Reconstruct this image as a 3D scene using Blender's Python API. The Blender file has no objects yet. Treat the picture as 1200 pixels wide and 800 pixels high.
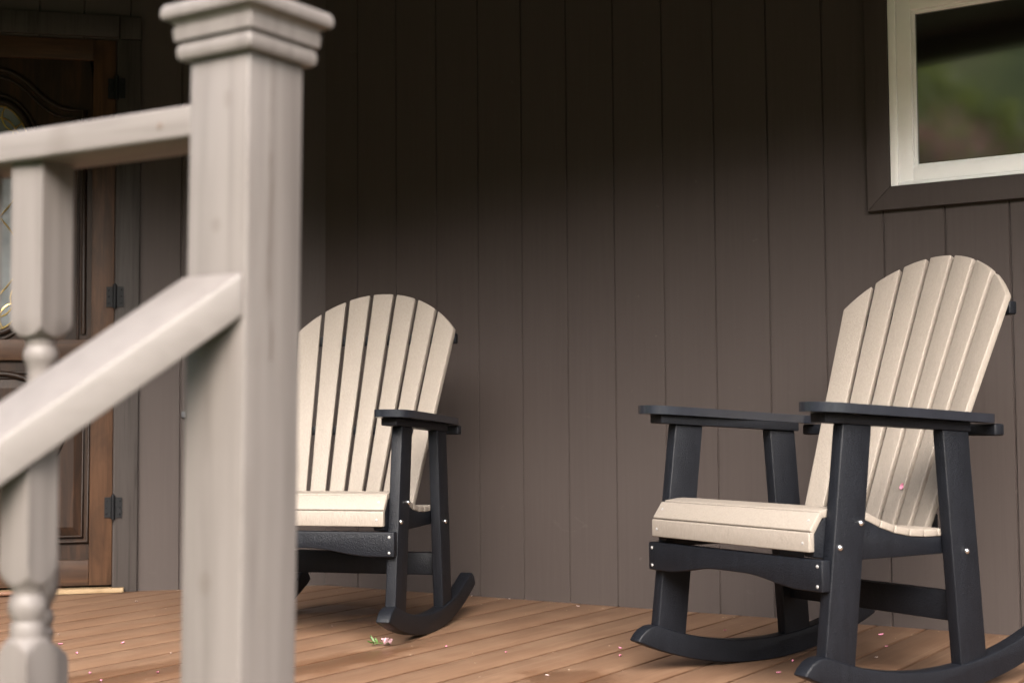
import bpy, bmesh, math, random
from mathutils import Vector, Matrix, noise as mnoise

R = math.radians
S = bpy.context.scene
COL = S.collection
random.seed(11)

# ------------------------------------------------------------------ helpers
def empty(name, loc=(0, 0, 0), rz=0.0, rx=0.0, parent=None):
    o = bpy.data.objects.new(name, None)
    COL.objects.link(o)
    o.empty_display_size = 0.1
    o.location = loc
    o.rotation_euler = (rx, 0, rz)
    if parent: o.parent = parent
    return o

def tag(o, label=None, cat=None, group=None, kind=None):
    if label: o['label'] = label
    if cat: o['category'] = cat
    if group: o['group'] = group
    if kind: o['kind'] = kind
    return o

def finish(name, bm, mat, parent=None, smooth=35, bevel=None, seg=2, loc=None):
    bmesh.ops.recalc_face_normals(bm, faces=bm.faces)
    if bevel:
        ed = [e for e in bm.edges if len(e.link_faces) == 2 and e.calc_face_angle(0) > R(28)]
        if ed:
            bmesh.ops.bevel(bm, geom=ed, offset=bevel, segments=seg, affect='EDGES',
                            profile=0.5, clamp_overlap=True)
    me = bpy.data.meshes.new(name)
    bm.to_mesh(me); bm.free()
    if smooth:
        me.shade_smooth()
        me.set_sharp_from_angle(angle=R(smooth))
    if mat: me.materials.append(mat)
    o = bpy.data.objects.new(name, me)
    COL.objects.link(o)
    if parent: o.parent = parent
    if loc: o.location = loc
    return o

def hexa(bm, p):
    """p: 8 points, bottom ring 0-3 then top ring 4-7"""
    v = [bm.verts.new(q) for q in p]
    for f in ((3, 2, 1, 0), (4, 5, 6, 7), (0, 1, 5, 4), (1, 2, 6, 5), (2, 3, 7, 6), (3, 0, 4, 7)):
        bm.faces.new([v[i] for i in f])
    return v

def box(bm, x0, x1, y0, y1, z0, z1, tf=None):
    p = [(x0, y0, z0), (x1, y0, z0), (x1, y1, z0), (x0, y1, z0),
         (x0, y0, z1), (x1, y0, z1), (x1, y1, z1), (x0, y1, z1)]
    if tf: p = [tf(Vector(q)) for q in p]
    return hexa(bm, p)

def prism(bm, pts, fn0, fn1):
    """outline pts (2D) mapped by fn0 and fn1 to the two end caps"""
    a = [bm.verts.new(fn0(*q)) for q in pts]
    b = [bm.verts.new(fn1(*q)) for q in pts]
    n = len(pts)
    bm.faces.new(a[::-1]); bm.faces.new(b)
    for i in range(n):
        j = (i + 1) % n
        bm.faces.new([a[i], a[j], b[j], b[i]])

def ring_loft(bm, rings, cap=True):
    vs = [[bm.verts.new(q) for q in r] for r in rings]
    for a, b in zip(vs, vs[1:]):
        n = len(a)
        for i in range(n):
            j = (i + 1) % n
            bm.faces.new([a[i], a[j], b[j], b[i]])
    if cap:
        bm.faces.new(vs[0][::-1]); bm.faces.new(vs[-1])

def tube(bm, pts, r, n=8, closed=False):
    pts = [Vector(p) for p in pts]
    rings = []
    m = len(pts)
    ref = None
    for i, p in enumerate(pts):
        if closed: t = (pts[(i + 1) % m] - pts[i - 1]).normalized()
        else: t = (pts[min(i + 1, m - 1)] - pts[max(i - 1, 0)]).normalized()
        if ref is None:
            ref = t.orthogonal().normalized()
        ref = (ref - t * ref.dot(t)).normalized()
        b = t.cross(ref)
        rr = r(i / (m - 1)) if callable(r) else r
        rings.append([p + (ref * math.cos(2 * math.pi * k / n) + b * math.sin(2 * math.pi * k / n)) * rr for k in range(n)])
    if closed:
        rings.append(rings[0])
        vs = [[bm.verts.new(q) for q in r_] for r_ in rings[:-1]]
        vs.append(vs[0])
        for a, c in zip(vs, vs[1:]):
            for i in range(n):
                j = (i + 1) % n
                bm.faces.new([a[i], a[j], c[j], c[i]])
    else:
        ring_loft(bm, rings)

def dome(bm, c, ax, r, h, n=12):
    """domed bolt head at c along axis ax"""
    ax = Vector(ax).normalized(); u = ax.orthogonal().normalized(); w = ax.cross(u); c = Vector(c)
    rings = []
    for rr, hh in ((1.0, -0.15), (1.0, 0.15), (0.86, 0.55), (0.55, 0.86), (0.2, 1.0)):
        rings.append([c + ax * (h * hh) + (u * math.cos(2 * math.pi * k / n) + w * math.sin(2 * math.pi * k / n)) * (r * rr) for k in range(n)])
    ring_loft(bm, rings)

# ------------------------------------------------------------------ materials
class Mat:
    def __init__(s, name, k=1.0):
        s.k = k
        s.m = bpy.data.materials.new(name); s.m.use_nodes = True
        s.nt = s.m.node_tree; s.N = s.nt.nodes; s.L = s.nt.links
        s.p = s.N['Principled BSDF']
        s.tc = s.N.new('ShaderNodeTexCoord')
    def set(s, **k):
        for a, v in k.items(): s.p.inputs[a.replace('_', ' ')].default_value = v
        return s
    def mapv(s, scale=(1, 1, 1), src='Object', rot=(0, 0, 0), loc=(0, 0, 0)):
        n = s.N.new('ShaderNodeMapping'); n.inputs['Scale'].default_value = scale
        n.inputs['Rotation'].default_value = rot; n.inputs['Location'].default_value = loc
        s.L.new(s.tc.outputs[src], n.inputs['Vector']); return n.outputs[0]
    def noise(s, vec, scale=1, detail=4, rough=.55, dist=0):
        n = s.N.new('ShaderNodeTexNoise'); n.inputs['Scale'].default_value = scale
        n.inputs['Detail'].default_value = detail; n.inputs['Roughness'].default_value = rough
        n.inputs['Distortion'].default_value = dist
        s.L.new(vec, n.inputs['Vector']); return n.outputs['Fac']
    def ramp(s, fac, stops):
        n = s.N.new('ShaderNodeValToRGB'); e = n.color_ramp.elements
        while len(e) < len(stops): e.new(0.5)
        for q, (pos, c) in zip(e, stops):
            q.position = pos; q.color = (*[w * s.k for w in c], 1) if not isinstance(c, (int, float)) else (c, c, c, 1)
        s.L.new(fac, n.inputs[0]); return n.outputs[0]
    def mix(s, fac, a, b, mode='MIX'):
        n = s.N.new('ShaderNodeMix'); n.data_type = 'RGBA'; n.blend_type = mode
        for k, v in ((0, fac), (6, a), (7, b)):
            if hasattr(v, 'is_linked'): s.L.new(v, n.inputs[k])
            else: n.inputs[k].default_value = v if k == 0 else ((*[w * s.k for w in v], 1) if not isinstance(v, (int, float)) else (v, v, v, 1))
        return n.outputs[2]
    def math(s, op, a, b=None, c=None, clamp=False):
        n = s.N.new('ShaderNodeMath'); n.operation = op; n.use_clamp = clamp
        for i, v in enumerate((a, b, c)):
            if v is None: continue
            if hasattr(v, 'is_linked'): s.L.new(v, n.inputs[i])
            else: n.inputs[i].default_value = v
        return n.outputs[0]
    def color(s, c): s.L.new(c, s.p.inputs['Base Color'])
    def rough(s, c): s.L.new(c, s.p.inputs['Roughness'])
    def bump(s, h, strength=.3, dist=.002, prev=None):
        n = s.N.new('ShaderNodeBump'); n.inputs['Strength'].default_value = strength
        n.inputs['Distance'].default_value = dist
        s.L.new(h, n.inputs['Height'])
        if prev: s.L.new(prev, n.inputs['Normal'])
        s.L.new(n.outputs[0], s.p.inputs['Normal']); return n.outputs[0]

def m_black_poly(smooth=False):
    m = Mat('smooth_black_poly_lumber' if smooth else 'black_poly_lumber').set(Roughness=.24 if smooth else .42, Specular_IOR_Level=.6 if smooth else .19)
    v = m.mapv((1, 1, 1))
    n = m.noise(v, 250, 3, .65); n2 = m.noise(m.mapv((60, 60, 14)), 1, 3)
    if smooth: m.k = 2.0  # lighter base colour paints in the sheen of the armrests
    m.color(m.ramp(n2, [(.3, (.0040, .0046, .0066)), (.7, (.0062, .0071, .0098))]))
    m.bump(n, .15 if smooth else .8, .0022)
    return m.m

def m_beige_poly():
    m = Mat('tan_poly_lumber', .345).set(Roughness=.55, Specular_IOR_Level=.3)
    n = m.noise(m.mapv((1, 1, 1)), 300, 3, .6)
    st = m.noise(m.mapv((240, 240, 60), rot=(.5, .9, .6)), 1, 3, .55)
    big = m.noise(m.mapv((1, 1, 1)), 9, 2)
    c = m.ramp(st, [(.25, (.52, .448, .380)), (.75, (.63, .555, .480))])
    c = m.mix(m.math('MULTIPLY', big, .25), c, (.50, .42, .34))
    m.color(c)
    h = m.math('ADD', m.math('MULTIPLY', n, .5), st)
    m.bump(h, .5, .0018)
    return m.m

def m_wall():
    m = Mat('dark_brown_painted_siding', .43).set(Roughness=.62, Specular_IOR_Level=.22)
    g = m.noise(m.mapv((70, 70, 2.2)), 1, 5, .65, .4)
    fine = m.noise(m.mapv((260, 260, 14)), 1, 3, .6)
    big = m.noise(m.mapv((2.2, 2.2, 1.1)), 1, 3)
    c = m.ramp(g, [(.3, (.097, .076, .070)), (.7, (.111, .088, .081))])
    c = m.mix(m.ramp(big, [(.4, 0.), (.75, .5)]), c, (.117, .094, .086))
    # pale scuffs low on the boards
    sc = m.noise(m.mapv((5, 5, 9), rot=(0, .6, 0)), 1, 4, .6, 1.2)
    spots = m.noise(m.mapv((1, 1, 1)), 26, 2, .5)
    k = m.math('MAXIMUM', m.ramp(sc, [(.70, 0.), (.78, .22)]), m.ramp(spots, [(.74, 0.), (.78, .3)]))
    c = m.mix(k, c, (.22, .19, .175))
    m.color(c)
    m.bump(m.math('ADD', g, m.math('MULTIPLY', fine, .6)), .28, .0016)
    return m.m

def m_trim_dark():
    m = Mat('dark_stained_casing', .35).set(Roughness=.6, Specular_IOR_Level=.22)
    w = m.noise(m.mapv((42, 42, 2.2), loc=(3, 1, .4)), 1, 5, .6, .9)
    c = m.ramp(w, [(.34, (.062, .051, .047)), (.5, (.098, .082, .076)), (.7, (.118, .100, .092))])
    m.color(c); m.bump(w, .3, .002)
    return m.m

def m_rail(name='taupe_painted_wood', axis=2, plain=False):
    m = Mat(name, .39).set(Roughness=.52, Specular_IOR_Level=.32)
    sc = [46, 46, 46]; sc[axis] = 1.6
    g = m.noise(m.mapv(sc), 1, 5, .6, .5)
    kn = m.noise(m.mapv((7, 7, 4), loc=(.3, .2, .1)), 1, 2)
    c = m.ramp(g, [(.28, (.225, .194, .178)), (.5, (.312, .274, .254)), (.75, (.35, .310, .288))])
    if plain: c = m.mix(.6, c, (.335, .298, .276))
    else: c = m.mix(m.ramp(kn, [(.64, 0.), (.76, .55)]), c, (.21, .175, .152))
    m.color(c); m.bump(g, .25, .0018)
    return m.m

def m_deck():
    m = Mat('brown_stained_deck_boards', .42).set(Roughness=.6)
    sep = m.N.new('ShaderNodeSeparateXYZ'); m.L.new(m.tc.outputs['Object'], sep.inputs[0])
    idx = m.math('FLOOR', m.math('DIVIDE', m.math('ADD', sep.outputs[0], 2.985), .16))
    wn = m.N.new('ShaderNodeTexWhiteNoise'); wn.noise_dimensions = '1D'; m.L.new(idx, wn.inputs['W'])
    comb = m.N.new('ShaderNodeCombineXYZ')
    m.L.new(sep.outputs[0], comb.inputs[0])
    m.L.new(m.math('ADD', sep.outputs[1], m.math('MULTIPLY', wn.outputs[0], 13.)), comb.inputs[1])
    m.L.new(m.math('MULTIPLY', wn.outputs[0], 5.), comb.inputs[2])
    def mp(sc):
        n = m.N.new('ShaderNodeMapping'); n.inputs['Scale'].default_value = sc
        m.L.new(comb.outputs[0], n.inputs['Vector']); return n.outputs[0]
    g = m.noise(mp((60, 1.9, 1)), 1, 6, .65, .7)
    g2 = m.noise(mp((22, 1.1, 1)), 1, 4, .6, 1.2)
    big = m.noise(m.mapv((2.4, 1.5, 1)), 1, 4, .6, .6)
    blot = m.noise(m.mapv((6, 4, 1), loc=(5, 2, 0)), 1, 4, .6, .5)
    c = m.ramp(g, [(.25, (.225, .122, .070)), (.5, (.335, .192, .115)), (.78, (.42, .262, .165))])
    c = m.mix(m.ramp(g2, [(.35, 0.), (.7, .6)]), c, (.27, .145, .082))
    c = m.mix(m.math('MULTIPLY', wn.outputs[0], .35), c, (.26, .135, .075))
    c = m.mix(m.ramp(blot, [(.48, 0.), (.72, .42)]), c, (.47, .295, .185))          # worn, greyed patches
    # damp patches: noise islands plus a few puddle marks
    wet = m.ramp(m.math('ADD', m.math('MULTIPLY', big, .85), m.math('MULTIPLY', blot, .22)), [(.66, 0.), (.73, 1.)])
    for (sx, sy, rx, ry) in ((-1.93, -1.33, .16, .13), (-3.33, -.56, .20, .15), (-2.62, -1.50, .10, .42), (-2.98, -1.98, .13, .5), (-3.02, -.72, .17, .12)):
        dx = m.math('DIVIDE', m.math('SUBTRACT', sep.outputs[0], sx), rx)
        dy = m.math('DIVIDE', m.math('SUBTRACT', sep.outputs[1], sy), ry)
        d = m.math('SQRT', m.math('ADD', m.math('MULTIPLY', dx, dx), m.math('MULTIPLY', dy, dy)))
        d = m.math('ADD', d, m.math('MULTIPLY', m.math('SUBTRACT', blot, .5), 2.2))
        wet = m.math('MAXIMUM', wet, m.ramp(d, [(.60, 1.), (1.0, 0.)]))
    c = m.mix(m.math('MULTIPLY', wet, .8), c, (.40, .40, .40), 'MULTIPLY') if False else m.mix(m.math('MULTIPLY', wet, .5), c, (.19, .085, .040))
    fr = m.math('ABSOLUTE', m.math('SUBTRACT', m.math('FRACT', m.math('DIVIDE', m.math('ADD', sep.outputs[0], 2.985), .16)), .5))
    edge_n = m.noise(m.mapv((30, 3, 1)), 1, 4, .6)
    edge_d = m.math('ADD', fr, m.math('MULTIPLY', m.math('SUBTRACT', edge_n, .5), .05))
    c = m.mix(m.ramp(edge_d, [(.445, 0.), (.475, .68)]), c, (.15, .065, .030))       # dirt and stain along the seams
    c = m.mix(m.ramp(m.noise(mp((90, .8, 1)), 1, 5, .7, .4), [(.58, 0.), (.75, .55)]), c, (.55, .38, .26))   # raised pale grain
    m.color(c)
    m.set(Specular_IOR_Level=.3)
    m.rough(m.ramp(wet, [(0, .62), (1, .33)]))
    m.bump(m.math('ADD', g, m.math('MULTIPLY', g2, .5)), .3, .002)
    return m.m

def m_plain(name, col, rough=.5, metal=0, bump=None):
    m = Mat(name).set(Base_Color=(*col, 1), Roughness=rough, Metallic=metal)
    n = m.noise(m.mapv((1, 1, 1)), bump or 60, 4)
    k = m.math('MULTIPLY', n, .35)
    m.color(m.mix(k, col, tuple(q * .78 for q in col)))
    if bump: m.bump(n, .2, .0015)
    return m.m

def m_wood(name, a, b, c_, axis=2, rough=.45, off=0):
    m = Mat(name, .31).set(Roughness=rough + .08, Specular_IOR_Level=.18)
    sc = [38, 38, 38]; sc[axis] = 2.4
    g = m.noise(m.mapv(sc, loc=(off, off * .7, off * .3)), 1, 6, .65, 1.0)
    sc2 = [9, 9, 9]; sc2[axis] = 4
    bl = m.noise(m.mapv(sc2, loc=(off, 2, 1)), 1, 4, .6, .8)
    c = m.ramp(g, [(.3, a), (.52, b), (.72, c_)])
    c = m.mix(m.ramp(bl, [(.46, 0.), (.68, .75)]), c, a)
    m.color(c); m.bump(g, .2, .0015)
    return m.m

def m_glass_pane():
    m = Mat('dark_window_glass').set(Roughness=.06, IOR=2.8)
    n = m.noise(m.mapv((1, 1, 1)), 1.3, 2)
    m.color(m.ramp(n, [(.3, (.004, .004, .004)), (.7, (.007, .007, .006))]))
    m.bump(n, .05, .004)
    return m.m

def m_leaded():
    m = Mat('textured_door_glass', .75).set(Roughness=.3, IOR=1.5)
    v = m.N.new('ShaderNodeTexVoronoi'); v.inputs['Scale'].default_value = 120
    m.L.new(m.tc.outputs['Object'], v.inputs['Vector'])
    n = m.noise(m.mapv((1, 1, 1)), 7, 3)
    m.color(m.ramp(n, [(.3, (.075, .088, .092)), (.7, (.17, .19, .20))]))
    m.bump(v.outputs['Distance'], .16, .002)
    return m.m

def m_leaf(name, a, b):
    m = Mat(name).set(Roughness=.55)
    n = m.noise(m.mapv((1, 1, 1)), 1.1, 4, .65)
    n2 = m.noise(m.mapv((1, 1, 1)), 14, 2)
    c = m.ramp(n, [(.3, a), (.7, b)])
    c = m.mix(m.math('MULTIPLY', n2, .4), c, tuple(q * 1.5 for q in b))
    m.color(c)
    tr = m.N.new('ShaderNodeBsdfTranslucent'); m.L.new(c, tr.inputs['Color'])
    mx = m.N.new('ShaderNodeMixShader'); mx.inputs[0].default_value = .5
    m.L.new(m.p.outputs[0], mx.inputs[1]); m.L.new(tr.outputs[0], mx.inputs[2])
    m.L.new(mx.outputs[0], m.N['Material Output'].inputs['Surface'])
    return m.m

BLACK = m_black_poly(); BLACKS = m_black_poly(True); BEIGE = m_beige_poly(); WALL = m_wall(); CASING = m_trim_dark()
POST = m_rail('taupe_painted_post', 2); RAILM = m_rail('taupe_painted_rail', 0)
POSTW = m_rail('weathered_taupe_post', 2)
def post_marks(mat):
    nt_ = mat.node_tree; p = nt_.nodes['Principled BSDF']; m = Mat.__new__(Mat)
    m.m, m.nt, m.N, m.L, m.p, m.k = mat, nt_, nt_.nodes, nt_.links, p, .42
    m.tc = [n for n in nt_.nodes if n.type == 'TEX_COORD'][0]
    src = p.inputs['Base Color'].links[0].from_socket
    sep = m.N.new('ShaderNodeSeparateXYZ'); m.L.new(m.tc.outputs['Object'], sep.inputs[0])
    X_, Y_, Z_ = sep.outputs
    wob = m.noise(m.mapv((1, 1, 5)), 2, 3, .6)
    wid = m.noise(m.mapv((3, 3, 11)), 2, 2, .6)
    d = m.math('ABSOLUTE', m.math('ADD', Y_, m.math('ADD', m.math('MULTIPLY', m.math('SUBTRACT', wob, .5), .022), .006)))
    crack = m.math('MULTIPLY', m.ramp(m.math('DIVIDE', d, .0030), [(.25, 1.), (1., 0.)]), m.ramp(wid, [(.35, .15), (.55, 1.)]))
    crack = m.math('MULTIPLY', crack, m.math('MULTIPLY', m.math('GREATER_THAN', X_, .030), m.math('GREATER_THAN', Z_, .74)))
    k = m.math('MULTIPLY', crack, .9)
    for (kx, kz, rx, rz) in ((.016, 1.025, .007, .012), (.000, .888, .008, .010), (-.012, .50, .010, .014), (.012, .30, .009, .03)):
        dx = m.math('DIVIDE', m.math('SUBTRACT', X_, kx), rx); dz = m.math('DIVIDE', m.math('SUBTRACT', Z_, kz), rz)
        q = m.math('SQRT', m.math('ADD', m.math('MULTIPLY', dx, dx), m.math('MULTIPLY', dz, dz)))
        q = m.math('ADD', q, m.math('MULTIPLY', m.math('SUBTRACT', wid, .5), .8))
        ring = m.ramp(q, [(.0, .55), (.45, .22), (.7, .38), (1.2, 0.)])
        k = m.math('MAXIMUM', k, m.math('MULTIPLY', ring, m.math('LESS_THAN', Y_, -.03)))
    grime = m.noise(m.mapv((14, 14, 3.)), 1, 5, .7, .8)
    k = m.math('MAXIMUM', k, m.ramp(grime, [(.5, 0.), (.75, .28)]))
    m.color(m.mix(k, src, (.17, .135, .112)))
post_marks(POSTW)
DECK = m_deck()
CHROME = m_plain('stainless_bolt', (.62, .62, .62), .22, 1.0)
SCREW = m_plain('screw_head', (.26, .255, .25), .5, .2)
STEEL = m_plain('black_iron', (.006, .0064, .0075), .5, 0, 90); STEEL.node_tree.nodes['Principled BSDF'].inputs['Specular IOR Level'].default_value = .15
WHITE = m_plain('white_window_paint', (.93, .93, .93), .3, 0, 25)
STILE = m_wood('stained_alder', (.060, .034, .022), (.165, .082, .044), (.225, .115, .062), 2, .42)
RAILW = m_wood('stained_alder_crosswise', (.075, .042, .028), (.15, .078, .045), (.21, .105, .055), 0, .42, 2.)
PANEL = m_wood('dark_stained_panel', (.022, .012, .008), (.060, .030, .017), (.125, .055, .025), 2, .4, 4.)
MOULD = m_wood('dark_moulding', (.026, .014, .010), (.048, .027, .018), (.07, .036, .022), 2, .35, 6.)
PINE = m_wood('pale_pine', (.50, .30, .15), (.74, .52, .30), (.86, .65, .41), 0, .55, 1.)
GLASS = m_glass_pane(); LEADED = m_leaded()
CAME = m_plain('brass_came', (.62, .44, .16), .3, .9)
CEIL = m_plain('dark_brown_soffit', (.022, .017, .014), .6, 0, 40)
ROOFM = m_plain('dark_shingle', (.04, .037, .035), .85, 0, 30)
GUTTER = m_plain('brown_gutter', (.045, .036, .031), .4)
PETALP = m_plain('pink_petal', (.52, .19, .28), .5)
PETALW = m_plain('pale_petal', (.58, .46, .44), .5)
SPRIG = m_plain('sprig_leaf', (.055, .11, .022), .5)
LITTER = m_plain('pale_litter', (.45, .34, .25), .7)
TWIG = m_plain('dry_brown_wood', (.13, .062, .035), .6, 0, 120)
GREY = m_plain('grey_plastic', (.05, .052, .058), .6)

# ------------------------------------------------------------------ camera (50 mm, about 0.67 m above the deck)
TH, PI_, RO = .57261, .0564, -.00697
fw = Vector((-math.sin(TH) * math.cos(PI_), math.cos(TH) * math.cos(PI_), math.sin(PI_)))
rt0 = Vector((math.cos(TH), math.sin(TH), 0))
up0 = rt0.cross(fw)
rt = math.cos(RO) * rt0 + math.sin(RO) * up0
up = -math.sin(RO) * rt0 + math.cos(RO) * up0
cam_d = bpy.data.cameras.new('camera'); cam = bpy.data.objects.new('camera', cam_d); COL.objects.link(cam)
M = Matrix.Identity(4)
for i in range(3):
    M[i][0], M[i][1], M[i][2] = rt[i], up[i], -fw[i]
M.translation = Vector((0, -4.588, .672))
cam.matrix_world = M
cam_d.lens = 50.0; cam_d.sensor_width = 36.0; cam_d.clip_start = .05; cam_d.clip_end = 800
cam_d.dof.use_dof = True; cam_d.dof.focus_distance = 4.25; cam_d.dof.aperture_fstop = 4.0; cam_d.dof.aperture_blades = 9
S.camera = cam

# ------------------------------------------------------------------ light
SUN_EL, SUN_AZ = 36.5, 150            # azimuth clockwise from +y (the wall faces -y)
W = bpy.data.worlds.new('World'); S.world = W; W.use_nodes = True
nt = W.node_tree; bg = nt.nodes['Background']
sky = nt.nodes.new('ShaderNodeTexSky'); sky.sky_type = 'NISHITA'; sky.sun_disc = False
sky.sun_elevation = R(SUN_EL); sky.sun_rotation = R(SUN_AZ)
sky.air_density = 1.0; sky.dust_density = 6.0; sky.ozone_density = 1.0
hs = nt.nodes.new('ShaderNodeHueSaturation'); hs.inputs['Saturation'].default_value = .62
nt.links.new(sky.outputs[0], hs.inputs['Color']); nt.links.new(hs.outputs[0], bg.inputs[0])
bg.inputs[1].default_value = .15
sl = bpy.data.lights.new('sun', 'SUN'); sl.energy = 1.5; sl.angle = R(56); sl.color = (1, .965, .92)
so = bpy.data.objects.new('sun', sl); COL.objects.link(so)
sd = Vector((math.sin(R(SUN_AZ)) * math.cos(R(SUN_EL)), math.cos(R(SUN_AZ)) * math.cos(R(SUN_EL)), math.sin(R(SUN_EL))))
so.rotation_euler = sd.to_track_quat('Z', 'Y').to_euler()
so.location = (0, -6, 8)
S.view_settings.view_transform = 'Standard'; S.view_settings.look = 'None'
S.view_settings.exposure = 2.24; S.view_settings.gamma = 1.0; S.view_settings.use_curve_mapping = False

# ------------------------------------------------------------------ ground and deck
def m_ground():
    m = Mat('lawn').set(Roughness=.9)
    a = m.noise(m.mapv((1, 1, 1)), .7, 5, .6); b = m.noise(m.mapv((1, 1, 1)), 40, 3, .7)
    c = m.ramp(a, [(.35, (.045, .07, .018)), (.65, (.075, .105, .03))])
    c = m.mix(m.ramp(b, [(.4, 0.), (.7, .6)]), c, (.035, .05, .014))
    m.color(c); m.bump(b, .6, .03); return m.m
bm = bmesh.new()
v = [bm.verts.new(p) for p in ((-300, -300, -.62), (300, -300, -.62), (300, 300, -.62), (-300, 300, -.62))]
bm.faces.new(v)
tag(finish('ground', bm, m_ground(), smooth=0), kind='structure')

# made-up green hillside, added to fill the mirrored view and block low sky
bm = bmesh.new(); gx, gy = 60, 26; V = []
for j in range(gy + 1):
    row = []
    for i in range(gx + 1):
        x_ = -90 + 180 * i / gx; t = j / gy; y_ = -17 - 60 * t
        n_ = mnoise.noise(Vector((x_ * .06, y_ * .06, 2.)))
        h_ = -.66 + 13.5 * (1 - (1 - min(1, t * 3.2)) ** 2) * (1 + .12 * n_) + (3.0 * t)
        row.append(bm.verts.new((x_, y_, h_ if j else -.8)))
    V.append(row)
for j in range(gy):
    for i in range(gx): bm.faces.new([V[j][i], V[j][i + 1], V[j + 1][i + 1], V[j + 1][i]])
def m_hill():
    m = Mat('added_hillside').set(Roughness=.9)
    a = m.noise(m.mapv((1, 1, 1)), .35, 6, .65, .5); b = m.noise(m.mapv((1, 1, 1)), 2.5, 5, .7)
    c = m.ramp(a, [(.35, (.09, .12, .022)), (.52, (.17, .20, .042)), (.7, (.22, .21, .07))])
    c = m.mix(m.ramp(b, [(.42, 0.), (.7, .7)]), c, (.05, .065, .018))
    m.color(c); m.bump(b, 1., .4); return m.m
tag(finish('added_hill', bm, m_hill(), smooth=180), kind='structure')

# level-rail line leaves the post at a slight angle to the wall; the deck edge follows it
PX, PY = -1.1046, -3.4242
def edge_y(x): return PY - .03 + .0535 * (x - PX)
bm = bmesh.new()
x = -2.985 - .16 * 32
while x < 4.5:
    xa, xb = x + .004, x + .156
    def back(t): return (.12 if t > -3.89 else (t + 3.89) + .16)
    p = [(xa, edge_y(xa), -.028), (xb, edge_y(xb), -.028), (xb, back(xb), -.028), (xa, back(xa), -.028),
         (xa, edge_y(xa), 0), (xb, edge_y(xb), 0), (xb, back(xb), 0), (xa, back(xa), 0)]
    hexa(bm, p)
    x += .16
deck = finish('deck', bm, DECK, bevel=.003, seg=2)
tag(deck, kind='structure')
bm = bmesh.new()
v = []
for (a, b) in ((-8.1, edge_y(-8.1) + .04), (4.5, edge_y(4.5) + .04), (4.5, .1), (-3.8, .1), (-8.1, -4.15)):
    v.append((a, b))
prism(bm, v, lambda a, b: (a, b, -.30), lambda a, b: (a, b, -.045))
tag(finish('deck_framing', bm, CEIL, smooth=0), kind='structure')
# stairs down to the lawn, left side under the sloping rail
bm = bmesh.new()
sdir = Vector((-.6894, -1, 0)).normalized(); sn = Vector((-sdir.y, sdir.x, 0))
sn = -sn if sn.x < 0 else sn
for k in range(3):
    c0 = Vector((PX + .05, -3.50, 0)) + sdir * (.02 + .27 * k)
    z = -.17 * (k + 1)
    a, b = c0, c0 + sdir * .28
    def P(q, zz): return (q.x, q.y, zz)
    w_ = sn * 1.25
    hexa(bm, [P(a, z - .04), P(b, z - .04), P(b + w_, z - .04), P(a + w_, z - .04), P(a, z), P(b, z), P(b + w_, z), P(a + w_, z)])
    a2 = a + sdir * .01; b2 = a + sdir * .03
    hexa(bm, [P(a2, z - .17), P(b2, z - .17), P(b2 + w_, z - .17), P(a2 + w_, z - .17), P(a2, z - .042), P(b2, z - .042), P(b2 + w_, z - .042), P(a2 + w_, z - .042)])
tag(finish('stairs', bm, DECK, bevel=.003), kind='structure')

# ------------------------------------------------------------------ house
house = empty('house', (-3.89, 0, 0))
tag(house, 'dark brown grooved board house wall with stained wooden door and white framed window', 'house')

def grooved(name, length, ztop, seams, holes, mat, flip=False, gw=.0086, gd=.0064):
    """board wall in local coords: x along the wall, porch side = side*y, real V grooves; holes = (x0,x1,z0,z1)"""
    side = -1 if not flip else 1
    xs = [(0., 0.)]
    for s_ in sorted(seams):
        if .02 < s_ < length - .02:
            xs += [(s_ - gw / 2, 0.), (s_ - gw * .18, -gd), (s_ + gw * .18, -gd), (s_ + gw / 2, 0.)]
    for h in holes:
        xs += [(h[0], None), (h[1], None)]
    xs.append((length, 0.))
    prof = sorted([q for q in xs if q[1] is not None])
    def dep(x_):
        for (a, da), (b, db) in zip(prof, prof[1:]):
            if a <= x_ <= b: return da + (db - da) * ((x_ - a) / (b - a) if b > a else 0)
        return 0
    X = sorted(set(q[0] for q in xs))
    Z = sorted(set([0., ztop] + [h[2] for h in holes] + [h[3] for h in holes]))
    bm = bmesh.new(); g = {}
    def vert(i, j):
        if (i, j) not in g: g[i, j] = bm.verts.new((X[i], side * dep(X[i]), Z[j]))
        return g[i, j]
    for i in range(len(X) - 1):
        for j in range(len(Z) - 1):
            cx, cz = (X[i] + X[i + 1]) / 2, (Z[j] + Z[j + 1]) / 2
            if any(h[0] < cx < h[1] and h[2] < cz < h[3] for h in holes): continue
            bm.faces.new([vert(i, j), vert(i + 1, j), vert(i + 1, j + 1), vert(i, j + 1)])
    # body behind the boards
    for h in [None]:
        pass
    me = finish(name, bm, mat, smooth=0)
    return me

H_TOP = 2.56
# chair wall: local origin at the corner, x to the right, porch = -y
WX0, WX1, WZ0, WZ1 = -1.540, -.34, 1.358, 2.162           # outer edge of the casing
seams = [(-3.1112 + i * .20196) + 3.89 for i in range(-3, 38)]
ix0, ix1, iz0, iz1 = WX0 + .04 + 3.89, WX1 - .04 + 3.89, WZ0 + .04, WZ1 - .04
wall = grooved('wall', 7.6, H_TOP, seams, [(ix0, ix1, iz0, iz1)], WALL)
wall.parent = house
# dark room behind, so the wall has a back
bm = bmesh.new(); box(bm, .10, 7.6, .12, .16, 0, H_TOP); box(bm, 7.56, 7.6, .0, .12, 0, H_TOP)
finish('inner_wall', bm, CEIL, house, smooth=0)

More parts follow.
